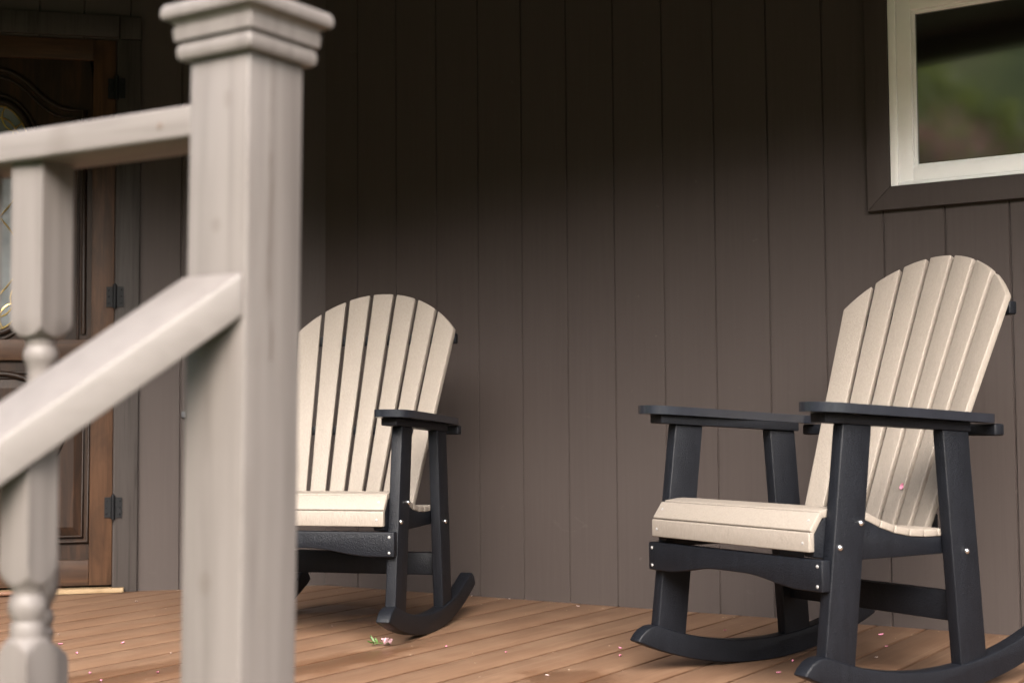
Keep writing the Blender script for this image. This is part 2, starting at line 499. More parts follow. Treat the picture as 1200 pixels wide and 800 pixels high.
# door wall: 135 degrees to the chair wall. local x runs from the corner along the wall, +y = porch
dwall = grooved('wall', 4.2, H_TOP, [.19, .39, .592, .80, .985, 1.16, 1.36, 1.56, 1.76, 1.96, 2.16, 2.36, 2.56, 2.76, 2.96, 3.16, 3.36, 3.56, 3.76, 3.96],
                [(.856, 1.764, 0., 2.252)], WALL, flip=True)
dwall.parent = house; dwall.rotation_euler = (0, 0, R(225))
DW = Matrix.Rotation(R(225), 4, 'Z')
def dpart(name, bm, mat, parent, **k):
    o = finish(name, bm, mat, None, **k)
    o.parent = parent
    if parent is house: o.rotation_euler = (0, 0, R(225))
    return o
bm = bmesh.new(); box(bm, .05, 4.2, -.16, -.12, 0, H_TOP)
dpart('inner_wall', bm, CEIL, house, smooth=0)

# casing of the door
bm = bmesh.new()
box(bm, .7585, .8495, 0.001, .021, 0.0, 2.250)
box(bm, .7575, .8400, 0.001, .024, 2.2535, 2.345)
box(bm, .8460, 1.775, 0.001, .021, 2.2600, 2.350)
box(bm, 1.7705, 1.8615, 0.001, .021, 0.0, 2.250)
box(bm, 1.7790, 1.8615, 0.001, .024, 2.2535, 2.345)
dpart('door_casing', bm, CASING, house, bevel=.0025)

# door slab
SC = 1.310
door = None
bm = bmesh.new()
box(bm, .8575, .9470, -.045, .006, .028, 2.249)
box(bm, 1.6730, 1.7625, -.045, .006, .028, 2.249)
door = dpart('door', bm, STILE, house, bevel=.003)
for za, zb_ in ((2.163, 2.249), (.932, 1.016), (.028, .129)):
    bm = bmesh.new(); box(bm, .9475, 1.6725, -.044, .0045, za, zb_)
    dpart('cross_rail', bm, RAILW, door, bevel=.003)
GA, GB, GZ = .165, .455, 1.512          # half axes and centre height of the oval glass
def oval(a, b, n=64, z0=None):
    out = []
    for k in range(n):
        t = 2 * math.pi * k / n
        out.append((SC + a * math.cos(t), GZ + b * math.sin(t)))
    return out
# upper panel, a sheet with an oval opening
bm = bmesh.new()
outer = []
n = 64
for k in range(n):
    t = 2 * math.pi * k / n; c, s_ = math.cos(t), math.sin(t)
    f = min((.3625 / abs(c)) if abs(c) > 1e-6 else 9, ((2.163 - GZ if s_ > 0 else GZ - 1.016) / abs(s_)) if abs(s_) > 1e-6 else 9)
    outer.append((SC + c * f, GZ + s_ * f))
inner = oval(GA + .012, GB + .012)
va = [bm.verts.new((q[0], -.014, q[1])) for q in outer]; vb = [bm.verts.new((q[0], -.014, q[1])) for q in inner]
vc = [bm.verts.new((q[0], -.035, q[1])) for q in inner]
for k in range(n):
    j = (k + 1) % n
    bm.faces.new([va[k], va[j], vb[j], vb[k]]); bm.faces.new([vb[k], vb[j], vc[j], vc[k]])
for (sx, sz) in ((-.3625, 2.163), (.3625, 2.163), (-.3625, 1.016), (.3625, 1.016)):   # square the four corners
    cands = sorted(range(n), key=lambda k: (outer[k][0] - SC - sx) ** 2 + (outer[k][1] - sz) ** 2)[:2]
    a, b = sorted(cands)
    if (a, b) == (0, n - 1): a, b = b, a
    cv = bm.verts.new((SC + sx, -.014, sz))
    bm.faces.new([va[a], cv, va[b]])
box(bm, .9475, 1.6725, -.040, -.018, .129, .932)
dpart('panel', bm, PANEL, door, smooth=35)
# lower raised field
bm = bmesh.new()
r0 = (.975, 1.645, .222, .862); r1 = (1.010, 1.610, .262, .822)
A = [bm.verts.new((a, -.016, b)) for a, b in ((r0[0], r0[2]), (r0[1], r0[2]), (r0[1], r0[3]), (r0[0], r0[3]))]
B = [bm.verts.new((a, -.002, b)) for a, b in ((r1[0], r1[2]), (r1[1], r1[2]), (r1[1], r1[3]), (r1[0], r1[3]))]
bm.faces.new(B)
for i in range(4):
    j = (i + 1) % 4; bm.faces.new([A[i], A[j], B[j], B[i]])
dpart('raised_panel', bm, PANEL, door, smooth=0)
# mouldings
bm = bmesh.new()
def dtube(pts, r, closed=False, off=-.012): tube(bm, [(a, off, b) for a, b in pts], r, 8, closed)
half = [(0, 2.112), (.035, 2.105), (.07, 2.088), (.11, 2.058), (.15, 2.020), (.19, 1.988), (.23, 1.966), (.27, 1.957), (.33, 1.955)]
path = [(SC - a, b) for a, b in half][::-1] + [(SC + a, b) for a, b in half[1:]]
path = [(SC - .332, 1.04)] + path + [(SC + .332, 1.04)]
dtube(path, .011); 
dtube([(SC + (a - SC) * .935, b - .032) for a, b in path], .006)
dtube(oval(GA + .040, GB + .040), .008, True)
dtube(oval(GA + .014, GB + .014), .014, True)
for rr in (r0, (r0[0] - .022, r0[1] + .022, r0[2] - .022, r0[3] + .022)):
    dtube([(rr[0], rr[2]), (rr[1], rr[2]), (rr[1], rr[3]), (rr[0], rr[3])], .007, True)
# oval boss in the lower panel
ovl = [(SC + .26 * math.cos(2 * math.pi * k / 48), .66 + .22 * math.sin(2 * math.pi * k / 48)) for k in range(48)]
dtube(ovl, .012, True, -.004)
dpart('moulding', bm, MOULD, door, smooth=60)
# glass and brass lines
bm = bmesh.new()
bm.faces.new([bm.verts.new((a, -.022, b)) for a, b in oval(GA + .012, GB + .012)])
glass = dpart('glass', bm, LEADED, door, smooth=0)
bm = bmesh.new()
def ctube(pts, closed=False): tube(bm, [(a, -.020, b) for a, b in pts], .0034, 6, closed)
ctube(oval(GA - .004, GB - .004), True)
ctube(oval(GA - .035, GB - .05), True)
for i in range(-5, 6):
    zc = GZ + i * .082
    for sgn in (-1, 1):
        lim = 1 - (abs(zc - GZ) / GB) ** 2
        if lim < .12: continue
        ww = GA * math.sqrt(lim)
        ctube([(SC + sgn * (ww - .004 - .062 * math.sin(t)), zc + .062 * math.cos(t)) for t in [math.pi * k / 12 for k in range(13)]])
for sgn in (-1, 1):
    ctube([(SC + sgn * .09 * math.sin(math.pi * k / 20 * 2) * (1 if k < 10 else 1), GZ - .32 + .64 * k / 20) for k in range(21)])
dpart('came', bm, CAME, glass, smooth=60)
# hinges
for z in (2.047, 1.191, .339):
    bm = bmesh.new()
    tube(bm, [(.8535, .0275, z - .047), (.8535, .0275, z + .047)], .0085, 10)
    for zz in (-.028, -.009, .010, .028):
        tube(bm, [(.8535, .0275, z + zz - .0012), (.8535, .0275, z + zz + .0012)], .0095, 10)
    dome(bm, (.8535, .0275, z + .047), (0, 0, 1), .0065, .008)
    box(bm, .8575, .888, .0065, .0120, z - .041, z + .041)
    box(bm, .8190, .8500, .0215, .0270, z - .041, z + .041)
    for xx, yy in ((.879, .0125), (.828, .0275)):
        for zz in (-.026, 0, .026):
            dome(bm, (xx, yy, z + zz), (0, 1, 0), .004, .003, 8)
    dpart('hinge', bm, STEEL, door, smooth=40)
# pale pine threshold strip
bm = bmesh.new()
box(bm, .808, 1.80, .026, .060, .002, .020); box(bm, .855, 1.765, -.10, .025, .001, .018)
dpart('threshold', bm, PINE, house, bevel=.002)
# small grey latch on the boards
bm = bmesh.new()
box(bm, .545, .588, .0005, .020, .698, .724)
dpart('wall_latch', bm, GREY, house, bevel=.005)

# window in the chair wall (local x = world x + 3.89, porch = -y)
def lx(x): return x + 3.89
bm = bmesh.new()
cw = .0755
a0, a1, b0, b1 = lx(WX0), lx(WX1), WZ0, WZ1
def trap(p):  # mitred board, p = 4 (x,z) points
    hexa(bm, [(q[0], -.0005, q[1]) for q in p] + [(q[0], -.022, q[1]) for q in p])
g_ = .0006
trap([(a0, b0 + g_), (a0 + cw, b0 + cw + g_), (a0 + cw, b1 - cw - g_), (a0, b1 - g_)])
trap([(a1, b0 + g_), (a1 - cw, b0 + cw + g_), (a1 - cw, b1 - cw - g_), (a1, b1 - g_)])
trap([(a0 + g_, b0), (a1 - g_, b0), (a1 - cw - g_, b0 + cw), (a0 + cw + g_, b0 + cw)])
trap([(a0 + g_, b1), (a1 - g_, b1), (a1 - cw - g_, b1 - cw), (a0 + cw + g_, b1 - cw)])
bmesh.ops.recalc_face_normals(bm, faces=bm.faces)
casing_bm = bm
def frame(bm, x0, x1, z0, z1, w, y0, y1, wb=None):
    wb = wb or w
    box(bm, x0, x0 + w, y0, y1, z0, z1); box(bm, x1 - w, x1, y0, y1, z0, z1)
    box(bm, x0 + w, x1 - w, y0 + .0005, y1 - .0005, z0, z0 + wb); box(bm, x0 + w, x1 - w, y0 + .0005, y1 - .0005, z1 - w, z1)
c0, c1, d0, d1 = a0 + cw + .001, a1 - cw - .001, b0 + cw + .001, b1 - cw - .001
bm = bmesh.new()
frame(bm, c0, c1, d0, d1, .026, -.016, .06, .012)
window = finish('window', bm, WHITE, house, bevel=.003)
finish('casing', casing_bm, WALL, window, bevel=.0015)
bm = bmesh.new()
e0, e1, h0, h1 = c0 + .0265, c1 - .0265, d0 + .0125, d1 - .0265
frame(bm, e0, e1, h0, h1, .047, -.010, .045, .045)
# inner bead of the sash
frame(bm, e0 + .0475, e1 - .0475, h0 + .0455, h1 - .0475, .010, .002, .040, .010)
sash = finish('sash', bm, WHITE, window, bevel=.0025)
bm = bmesh.new()
box(bm, e0 + .048, e1 - .048, .016, .022, h0 + .046, h1 - .048)
finish('pane', bm, GLASS, window, smooth=0)
bm = bmesh.new()
box(bm, c0 + .02, c1 - .02, .065, .07, d0, d1)  # dark sheet added behind the pane in place of the dark interior
finish('dark_backing', bm, CEIL, window, smooth=0)

# roof: soffit, slab and gutter. eave line runs at a slight angle to the wall
def eave(x): return -2.38 + .20 * (x + 2.06)
bm = bmesh.new()
E0, E1 = Vector((4.6, eave(4.6))), Vector((-3.3, eave(-3.3)))
corner_e = Vector((-4.85, eave(-4.85)))
far_e = corner_e + Vector((-2.6, -2.6))
poly = [(4.6, .3), (-3.75, .3), (-7.4, -3.3), (far_e.x, far_e.y), (corner_e.x, corner_e.y), (4.6, eave(4.6))]
prism(bm, poly, lambda a, b: (a + 3.89, b, H_TOP), lambda a, b: (a + 3.89, b, H_TOP + .02))
finish('soffit', bm, CEIL, house, smooth=0)
bm = bmesh.new()
lo = [bm.verts.new((a + 3.89, b, H_TOP + .024)) for a, b in poly]
hi = [bm.verts.new((a + 3.89, b, H_TOP + .18 + (1.3 if b > -.2 or (a, b) == (-7.4, -3.3) else 0))) for a, b in poly]
bm.faces.new(lo); bm.faces.new(hi[::-1])
for i in range(len(poly)):
    j = (i + 1) % len(poly); bm.faces.new([lo[i], lo[j], hi[j], hi[i]])
roof = finish('roof', bm, ROOFM, house, smooth=0)
bm = bmesh.new()
prof = [(0, .0), (0, -.13), (.07, -.13), (.11, -.09), (.12, 0)]
for (p, q) in ((Vector((4.6, eave(4.6))), corner_e), (corner_e, far_e)):
    d = (q - p).normalized(); nrm = Vector((-d.y, d.x)); nrm = -nrm if nrm.y > 0 else nrm
    p2 = p + nrm * .004; q2 = q + nrm * .004
    prism(bm, prof, lambda o, z: (p2.x + 3.89 + nrm.x * o, p2.y + nrm.y * o, H_TOP + .012 + z),
          lambda o, z: (q2.x + 3.89 + nrm.x * o, q2.y + nrm.y * o, H_TOP + .012 + z))
finish('gutter', bm, GUTTER, roof, smooth=30)

# ------------------------------------------------------------------ railing
rail_root = empty('porch_railing', (PX, PY, 0))
tag(rail_root, 'taupe painted wooden railing with capped post, level rail and sloping stair rail in front', 'railing')
hw = .0445
LEAN = Vector((math.cos(TH), math.sin(TH), 0)) * .0115
def lean(p):
    p = Vector(p); return p + LEAN * (p.z - .82)
bm = bmesh.new()
nseg = 10; rings = []
for k in range(nseg + 1):
    z = -.30 + (1.078 + .30) * k / nseg
    rings.append([lean((a * hw, b * hw, z)) for a, b in ((-1, -1), (1, -1), (1, 1), (-1, 1))])
ring_loft(bm, rings)
post = finish('post', bm, POSTW, rail_root, bevel=.0035, seg=3)
bm = bmesh.new()
capp = [(.0450, 1.0745), (.0530, 1.0752), (.0553, 1.0782), (.0560, 1.0840), (.0553, 1.0893), (.0537, 1.0922), (.0522, 1.0926), (.0522, 1.0958),
        (.0578, 1.0962), (.0590, 1.1086), (.0585, 1.1096), (.0572, 1.1100), (.0576, 1.1135), (.0600, 1.1172), (.0640, 1.1195), (.0676, 1.1205), (.0688, 1.1235),
        (.0690, 1.1280), (.0680, 1.1325), (.0655, 1.1360), (.045, 1.1405), (.02, 1.145), (.001, 1.146)]
rings = []
for h_, z in capp:
    c = min(.0022, h_ * .5)
    rings.append([lean(q) for q in ((-h_ + c, -h_, z), (h_ - c, -h_, z), (h_, -h_ + c, z), (h_, h_ - c, z), (h_ - c, h_, z), (-h_ + c, h_, z), (-h_, h_ - c, z), (-h_, -h_ + c, z))])
ring_loft(bm, rings)
finish('post_cap', bm, POST, post, smooth=32)
# level handrail going left along the deck edge
RA = math.atan(.0535)
def sbox(bm, p0, d, L, w, z0, z1, slope=0., segs=12, side=None):
    """board from p0 along horizontal d, width w (to the left of d), sloping"""
    d = Vector(d).normalized(); s_ = Vector((-d.y, d.x, 0)) if side is None else Vector(side)
    rings = []
    for k in range(segs + 1):
        q = Vector(p0) + d * (L * k / segs); dz = slope * L * k / segs
        rings.append([(q.x - s_.x * w / 2, q.y - s_.y * w / 2, z0 + dz), (q.x + s_.x * w / 2, q.y + s_.y * w / 2, z0 + dz),
                      (q.x + s_.x * w / 2, q.y + s_.y * w / 2, z1 + dz), (q.x - s_.x * w / 2, q.y - s_.y * w / 2, z1 + dz)])
    ring_loft(bm, rings)
dl = Vector((-1, -.0535, 0)).normalized()
bm = bmesh.new(); sbox(bm, (-hw - .0022, .002, 0), dl, 5.6, .084, .9915, 1.028)
o = finish('handrail', bm, RAILM, rail_root, bevel=.004, seg=3)
bm = bmesh.new(); sbox(bm, (-hw, .002, 0), dl, 5.6, .084, .045, .082)
finish('bottom_rail', bm, RAILM, rail_root, bevel=.004, seg=3)
bm = bmesh.new(); dome(bm, (-hw - .045, -.0425, 1.008), (0, -1, 0), .0045, .001, 10)
finish('nail_head', bm, m_plain('rusty_nail', (.10, .075, .06), .8), o, smooth=40)
# sloping stair rail
ds = Vector((-.6894, -1, 0)); Ls = ds.length; ds.normalize()
sl_ = -.8809 / Ls
zs, ts = .8348, .0484
bm = bmesh.new()
# starts flush against the post front: ends are cut parallel to the post face
rings = []
xr, wsr = -1.0612 - PX, .0905
y0 = -hw - .0016
for k in range(17):
    kk = .85 * k / 16
    xa = xr - .6894 * kk; z = zs - .8809 * kk; yy = y0 - kk
    rings.append([(xa - wsr, yy, z - ts), (xa, yy, z - ts), (xa, yy, z), (xa - wsr, yy, z)])
ring_loft(bm, rings)
finish('stair_rail', bm, m_rail('taupe_painted_stair_rail', 1, True), rail_root, bevel=.004, seg=3)
bm = bmesh.new(); rings = []
for k in range(17):
    kk = .62 * k / 16
    xa = xr - .6894 * kk; z = .10 - .8809 * kk; yy = y0 - kk
    rings.append([(xa - .088, yy, z - .045), (xa - .002, yy, z - .045), (xa - .002, yy, z), (xa - .088, yy, z)])
ring_loft(bm, rings)
finish('bottom_rail', bm, POST, rail_root, bevel=.004, seg=3)

def baluster_bm(ztop, zbot, z1, z2, w=.051, slant=0., short=False):
    """square ends, turned middle between z1 (upper) and z2 (lower)"""
    bm = bmesh.new()
    h = w / 2
    N = 32
    def sq(t, hh):
        c, s_ = math.cos(t), math.sin(t); f = hh / max(abs(c), abs(s_))
        return c * f, s_ * f
    L = z1 - z2
    prof = [(z1 - .003, .0180), (z1 - .010, .0172), (z1 - .015, .0198), (z1 - .022, .0208), (z1 - .028, .0195), (z1 - .034, .0165),
            (z1 - .044, .0160)]
    nb = z2 + .078                         # widest point of the vase
    for k in range(9):
        u = k / 8
        prof.append((z1 - .06 + (nb - z1 + .06) * u, .0165 + (.0245 - .0165) * (u ** 1.0)))
    prof += [(nb - .010, .0238), (nb - .020, .0205), (nb - .027, .0160), (nb - .031, .0150), (nb - .036, .0175), (nb - .043, .0192), (nb - .050, .0175),
             (nb - .053, .0155), (nb - .057, .0185), (nb - .064, .0190), (nb - .069, .0175)]
    if short:                              # short stair baluster: only rings between the two blocks
        prof = [(z1 - .004, .0165), (z1 - .010, .0152), (z1 - .017, .0188), (z1 - .026, .0192), (z1 - .033, .0165), (z1 - .037, .0150), (z1 - .041, .0172), (z1 - .048, .0175)]
        z2 = z1 - .057
    rows = []
    # upper block, lamb's-tongue lower end
    for z in (ztop, ztop - .02, (ztop + z1) / 2, z1 + .028):
        rows.append([(*sq(2 * math.pi * k / N, h), z + (slant * sq(2 * math.pi * k / N, h)[0] if z == ztop else 0)) for k in range(N)])
    for u in (.0, .35, .7, 1.):
        row = []
        for k in range(N):
            t = 2 * math.pi * k / N; x_, y_ = sq(t, h); r_ = math.hypot(x_, y_)
            rr = r_ + (.0185 - r_) * (u ** 2.2)
            e = (r_ - h) / (h * .4142)                    # 0 at face middle, 1 at the corners
            row.append((x_ / r_ * rr, y_ / r_ * rr, z1 + .008 - .009 * u - .006 * (1 - e) * (1 - u) + .010 * e * (1 - u)))
        rows.append(row)
    for z, r_ in prof:
        rows.append([(r_ * math.cos(2 * math.pi * k / N), r_ * math.sin(2 * math.pi * k / N), z) for k in range(N)])
    for u in (1., .7, .35, 0.):
        row = []
        for k in range(N):
            t = 2 * math.pi * k / N; x_, y_ = sq(t, h); r_ = math.hypot(x_, y_)
            rr = r_ + (.0175 - r_) * (u ** 2.2)
            e = (r_ - h) / (h * .4142)
            row.append((x_ / r_ * rr, y_ / r_ * rr, z2 - .008 + .012 * u + .006 * (1 - e) * (1 - u) - .010 * e * (1 - u)))
        rows.append(row)
    for z in (z2 - .04, (z2 + zbot) / 2, zbot):
        rows.append([(*sq(2 * math.pi * k / N, h), z) for k in range(N)])
    ring_loft(bm, rows[::-1])
    return bm
db = baluster_bm(.9925, .080, .778, .404)
bal = finish('baluster', db, POST, rail_root, smooth=32)
bal.location = (-1.4265 - PX, edge_y(-1.4265) + .03 + .002 - PY, 0); bal.rotation_euler = (0, 0, R(6))
for k in range(1, 8):
    c = bal.copy(); COL.objects.link(c); c.parent = rail_root
    xx = -1.4265 - .128 * k
    c.location = (xx - PX, edge_y(xx) + .03 + .002 - PY, 0)
# stair balusters
for i, kk in enumerate((.155, .335, .515)):
    X = xr - wsr / 2 - .6894 * kk; Y = -hw - kk; ztop_ = zs - .8809 * kk - ts
    if i == 0:
        sb = finish('baluster', baluster_bm(.060, -.62, -.093, -.15, w=.040, short=True), POST, rail_root, smooth=32)
        o = sb
    else:
        o = sb.copy(); COL.objects.link(o); o.parent = rail_root
    o.location = (X, Y, ztop_ - .047); o.rotation_euler = (0, 0, R(6))

# ------------------------------------------------------------------ rocking chair (local frame: faces -y, floor z = 0)
XO, LT, LW = .330, .034, .094
RR, YC = 1.0755, .0814
def zb(y): return RR - math.sqrt(RR * RR - (y - YC) ** 2)
def arm_z(y): return .6517 - .0508 * y          # top of the legs
CONT = [(-.2553, .4578), (-.239, .4620), (-.183, .4655), (-.14, .4600), (-.094, .448), (-.047, .4275), (-.002, .4135), (.050, .4035), (.10, .3995), (.146, .3990), (.20, .4010)]
def contour(y):
    for (a, za), (b, zb_) in zip(CONT, CONT[1:]):
        if a <= y <= b:
            return za + (zb_ - za) * (y - a) / (b - a)
    return CONT[0][1] if y < CONT[0][0] else CONT[-1][1]

def yz(bm, pts, x0, x1):
    prism(bm, pts, lambda y, z: (x0, y, z), lambda y, z: (x1, y, z))

def make_chair():
    root = empty('rocking_chair')
    for s in (-1, 1):
        def X(a, b): return (s * a, s * b) if s > 0 else (s * b, s * a)
        # rocker
        T = .062; pts = []
        ang0 = math.asin((-.3455 - YC) / RR); ang1 = math.asin((.535 - YC) / RR)
        na = 26
        for k in range(na + 1):
            a = ang0 + (ang1 - ang0) * k / na
            pts.append((YC + RR * math.sin(a), RR - RR * math.cos(a)))
        ri = RR - T
        def inn(a, dr=0): return (YC + (ri + dr) * math.sin(a), RR - (ri + dr) * math.cos(a))
        pts += [inn(ang1 - .002, .042), inn(ang1 - .008, .02), inn(ang1 - .020, .004)]
        for k in range(na + 1):
            a = (ang1 - .035) + ((ang0 + .058) - (ang1 - .035)) * k / na
            pts.append(inn(a))
        pts += [inn(ang0 + .042, .003), inn(ang0 + .026, .012), inn(ang0 + .013, .026), inn(ang0 + .004, .044)]
        bm = bmesh.new(); x0, x1 = X(XO - LT - .004, XO + .006); yz(bm, pts, x0, x1)
        finish('rocker', bm, BLACK, root, bevel=.005, seg=3, smooth=30)
        # legs
        for front in (True, False):
            yt, yb = (-.160, -.229) if front else (.180, .2268)
            def rtop(y): return RR - math.sqrt(ri * ri - (y - YC) ** 2) - .004
            ptl = [(yb - LW / 2, rtop(yb - LW / 2)), (yb, rtop(yb)), (yb + LW / 2, rtop(yb + LW / 2)),
                   (yt + LW / 2, arm_z(yt + LW / 2)), (yt - LW / 2, arm_z(yt - LW / 2))]
            bm = bmesh.new(); x0, x1 = X(XO - LT, XO); yz(bm, ptl, x0, x1)
            leg = finish('leg', bm, BLACK, root, bevel=.0035, seg=3, smooth=30)
            spots = [(-.1559, .4283), (-.2246, .3741)] if front else [(.209, .3435)]
            for (by, bz) in spots:
                bm = bmesh.new(); dome(bm, (s * (XO + .0005), by, bz), (s, 0, 0), .0080, .0060, 14)
                finish('bolt', bm, CHROME, leg, smooth=60)
        # seat rail: follows the scooped seat
        top = [(y, contour(y) - .0195) for y in (-.236, -.20, -.183, -.14, -.094, -.047, -.002, .05, .10, .146, .19)]
        ptl = [(-.2735, .352), (-.2735, .400)] + [(-.252, .430)] + top + [(.262, .40), (.262, .337), (-.19, .337)]
        bm = bmesh.new(); x0, x1 = X(XO - LT - .0365, XO - LT - .0015); yz(bm, ptl, x0, x1)
        finish('seat_rail', bm, BLACK, root, bevel=.003, smooth=30)
        # arm support strip
        bm = bmesh.new(); x0, x1 = X(.283, .3335)
        yz(bm, [(-.267, arm_z(-.267)), (.232, arm_z(.232)), (.232, arm_z(.232) + .0240), (-.267, arm_z(-.267) + .0240)], x0, x1)
        finish('arm_support', bm, BLACK, root, bevel=.003)
        # armrest: paddle with round front
        out = [(.262, -.255), (.266, -.283), (.280, -.300), (.302, -.307), (.330, -.305), (.352, -.294), (.366, -.274), (.372, -.245), (.373, -.20),
               (.371, -.05), (.366, .08), (.360, .20), (.354, .285), (.348, .306), (.338, .314), (.310, .315), (.296, .308), (.292, .296),
               (.290, .18), (.280, .05), (.268, -.06), (.262, -.16)]
        # round it with one Chaikin pass
        for _ in range(2):
            q = []
            for i in range(len(out)):
                a, b = out[i], out[(i + 1) % len(out)]
                q += [(a[0] * .75 + b[0] * .25, a[1] * .75 + b[1] * .25), (a[0] * .25 + b[0] * .75, a[1] * .25 + b[1] * .75)]
            out = q
        bm = bmesh.new()
        prism(bm, out, lambda x_, y_: (s * x_, y_, arm_z(y_) + .0246), lambda x_, y_: (s * x_, y_, arm_z(y_) + .0470))
        ed = [e for e in bm.edges if len(e.link_faces) == 2 and e.calc_face_angle(0) > R(50)]
        bmesh.ops.bevel(bm, geom=ed, offset=.0095, segments=5, affect='EDGES', profile=.5)
        finish('armrest', bm, BLACKS, root, smooth=40)
    # front stretcher with arched lower edge
    bot = []
    for k in range(33):
        x_ = -.3283 + .6566 * k / 32; a = abs(x_)
        u = 0 if a > .255 else (1 if a < .05 else (.5 + .5 * math.cos(math.pi * (a - .05) / .205)))
        bot.append((x_, .2730 + .0226 * u))
    pts = bot + [(.3283, .3472), (-.3283, .3472)]
    bm = bmesh.new(); prism(bm, pts, lambda x_, z: (x_, -.2815, z), lambda x_, z: (x_, -.2540, z))
    st = finish('front_stretcher', bm, BLACK, root, bevel=.0035, seg=3, smooth=30)
    for sx in (-1, 1):
        for (xx, zz) in ((.313, .3322), (.3125, .2856)):
            bm = bmesh.new(); dome(bm, (sx * xx, -.2817, zz), (0, -1, 0), .0044, .002, 10)
            finish('screw', bm, SCREW, st, smooth=60)
    # rear stretcher
    bm = bmesh.new(); box(bm, -.2955, .2955, .198, .232, .166, .240)
    finish('rear_stretcher', bm, BLACK, root, bevel=.004)
    # seat slats
    bm = bmesh.new()
    def slat(p, q, th, hx):
        """board whose top runs from p to q in (y,z), thickness th below"""
        d = Vector((q[0] - p[0], q[1] - p[1])); d.normalize(); nn = Vector((d.y, -d.x)) * th
        p2 = (p[0] + d.x * .0015, p[1] + d.y * .0015); q2 = (q[0] - d.x * .0015, q[1] - d.y * .0015)
        yz(bm, [p2, q2, (q2[0] + nn.x, q2[1] + nn.y), (p2[0] + nn.x, p2[1] + nn.y)], -hx, hx)
    slat((-.2925, .3622), (-.2925, .4112), .018, .2984)
    slat((-.2900, .4128), (-.2575, .4570), .017, .2984)
    ys = [-.2535, -.2005, -.1495, -.0985, -.0500, -.0020, .0480, .0980, .1460, .1700]
    for a, b in zip(ys, ys[1:]):
        slat((a, contour(a)), (b, contour(b)), .0185, .2984 if b < -.24 else .2945)
    seat = finish('seat', bm, BEIGE, root, bevel=.003, seg=3, smooth=30)
    for sx in (-1, 1):
        for (yy, zz, nx) in ((-.2927, .384, (0, -1, 0)), (-.2725, .4365, (0, -.8, .6))):
            bm = bmesh.new(); dome(bm, (sx * .277, yy, zz), nx, .0040, .0010, 8)
            finish('screw', bm, SCREW, seat, smooth=60)
    # back: seven fanned slats on a shallow curve, rounded top
    RC, CX = .385, .034
    def backpt(u, z):
        """u = -1..1 across, returns x, y at height z on the front surface"""
        hwz = .2259 + (.2931 - .2259) * (z - .42) / (.9978 - .42)
        x_ = u * hwz
        y_ = .4273 - .4126 * (.9978 - z) + CX * (1 - u * u) * (1.0)
        return x_, y_
    def topz(x_): return 1.1331 - RC + math.sqrt(RC * RC - x_ * x_)
    bm = bmesh.new()
    for k in range(7):
        u0 = -1 + 2 * k / 7; u1 = u0 + 2 / 7
        gp = .0068
        zl = .372
        rows = []
        nz = 6
        # slat edges as straight lines; top follows the arc
        def edge(u, off, z):
            x_, y_ = backpt(u, z); return Vector((x_ + off, y_, z))
        # flat board: corners from the two edges
        def top_on(u, off):
            z = 1.0
            for _ in range(30): z = topz(min(.30, abs(edge(u, off, z).x)))
            return z
        L0, L1 = gp, -gp
        if k == 0: L0 = 0
        if k == 6: L1 = 0
        bl, br = edge(u0, L0, zl), edge(u1, L1, zl)
        uu = [0, .25, .5, .75, 1]
        tops = []
        for t in uu:
            u = u0 + (u1 - u0) * t; off = L0 + (L1 - L0) * t
            z = top_on(u, off); a = edge(u0, L0, z); b = edge(u1, L1, z)
            tops.append(a + (b - a) * t)
        bots = [bl + (br - bl) * t for t in uu]
        across = (br - bl).normalized(); upd = (tops[2] - bots[2]).normalized()
        nrm = across.cross(upd).normalized()
        if nrm.y < 0: nrm = -nrm
        th = .019
        loop = bots + tops[::-1]
        a = [bm.verts.new(p) for p in loop]; b = [bm.verts.new(p + nrm * th) for p in loop]
        bm.faces.new(a); bm.faces.new(b[::-1]); m_ = len(loop)
        for i in range(m_):
            j = (i + 1) % m_; bm.faces.new([a[i], b[i], b[j], a[j]])
    finish('backrest', bm, BEIGE, root, bevel=.0035, seg=3, smooth=30)
    # curved bars behind the back
    for (z, ext, hh, th, gap) in ((.962, 1.035, .036, .030, .023), (.6435, None, .031, .036, .024), (.405, .97, .05, .03, .023)):
        bm = bmesh.new(); rings = []
        nseg = 18
        for k in range(nseg + 1):
            t = -1 + 2 * k / nseg
            if ext:
                x_, y_ = backpt(t * ext, z); y_ += gap
            else:
                x_ = t * .348; xx, yy = backpt(max(-1, min(1, t * 1.31)), z); y_ = max(yy + gap, .286)
            rings.append([(x_, y_, z - hh / 2), (x_, y_ + th, z - hh / 2), (x_, y_ + th, z + hh / 2), (x_, y_, z + hh / 2)])
        ring_loft(bm, rings)
        finish('back_bar', bm, BLACK, root, bevel=.006, seg=3, smooth=30)
    return root

def copy_tree(o, parent=None):
    c = o.copy(); COL.objects.link(c); c.parent = parent
    for ch in [q for q in o.children]: copy_tree(ch, c)
    return c

G = 'tan and black rocking chairs on the porch'
chair = make_chair()
chair.location = (-1.371, -1.027, 0); chair.rotation_euler = (0, 0, -.4404)
tag(chair, 'tan slatted rocking chair with black frame standing below the white window', 'rocking chair', G)
c2 = copy_tree(chair)
c2.location = (-3.0132, -1.018, 0); c2.rotation_euler = (.0066, 0, .3051)
tag(c2, 'tan slatted rocking chair with black frame partly hidden behind the railing post', 'rocking chair', G)

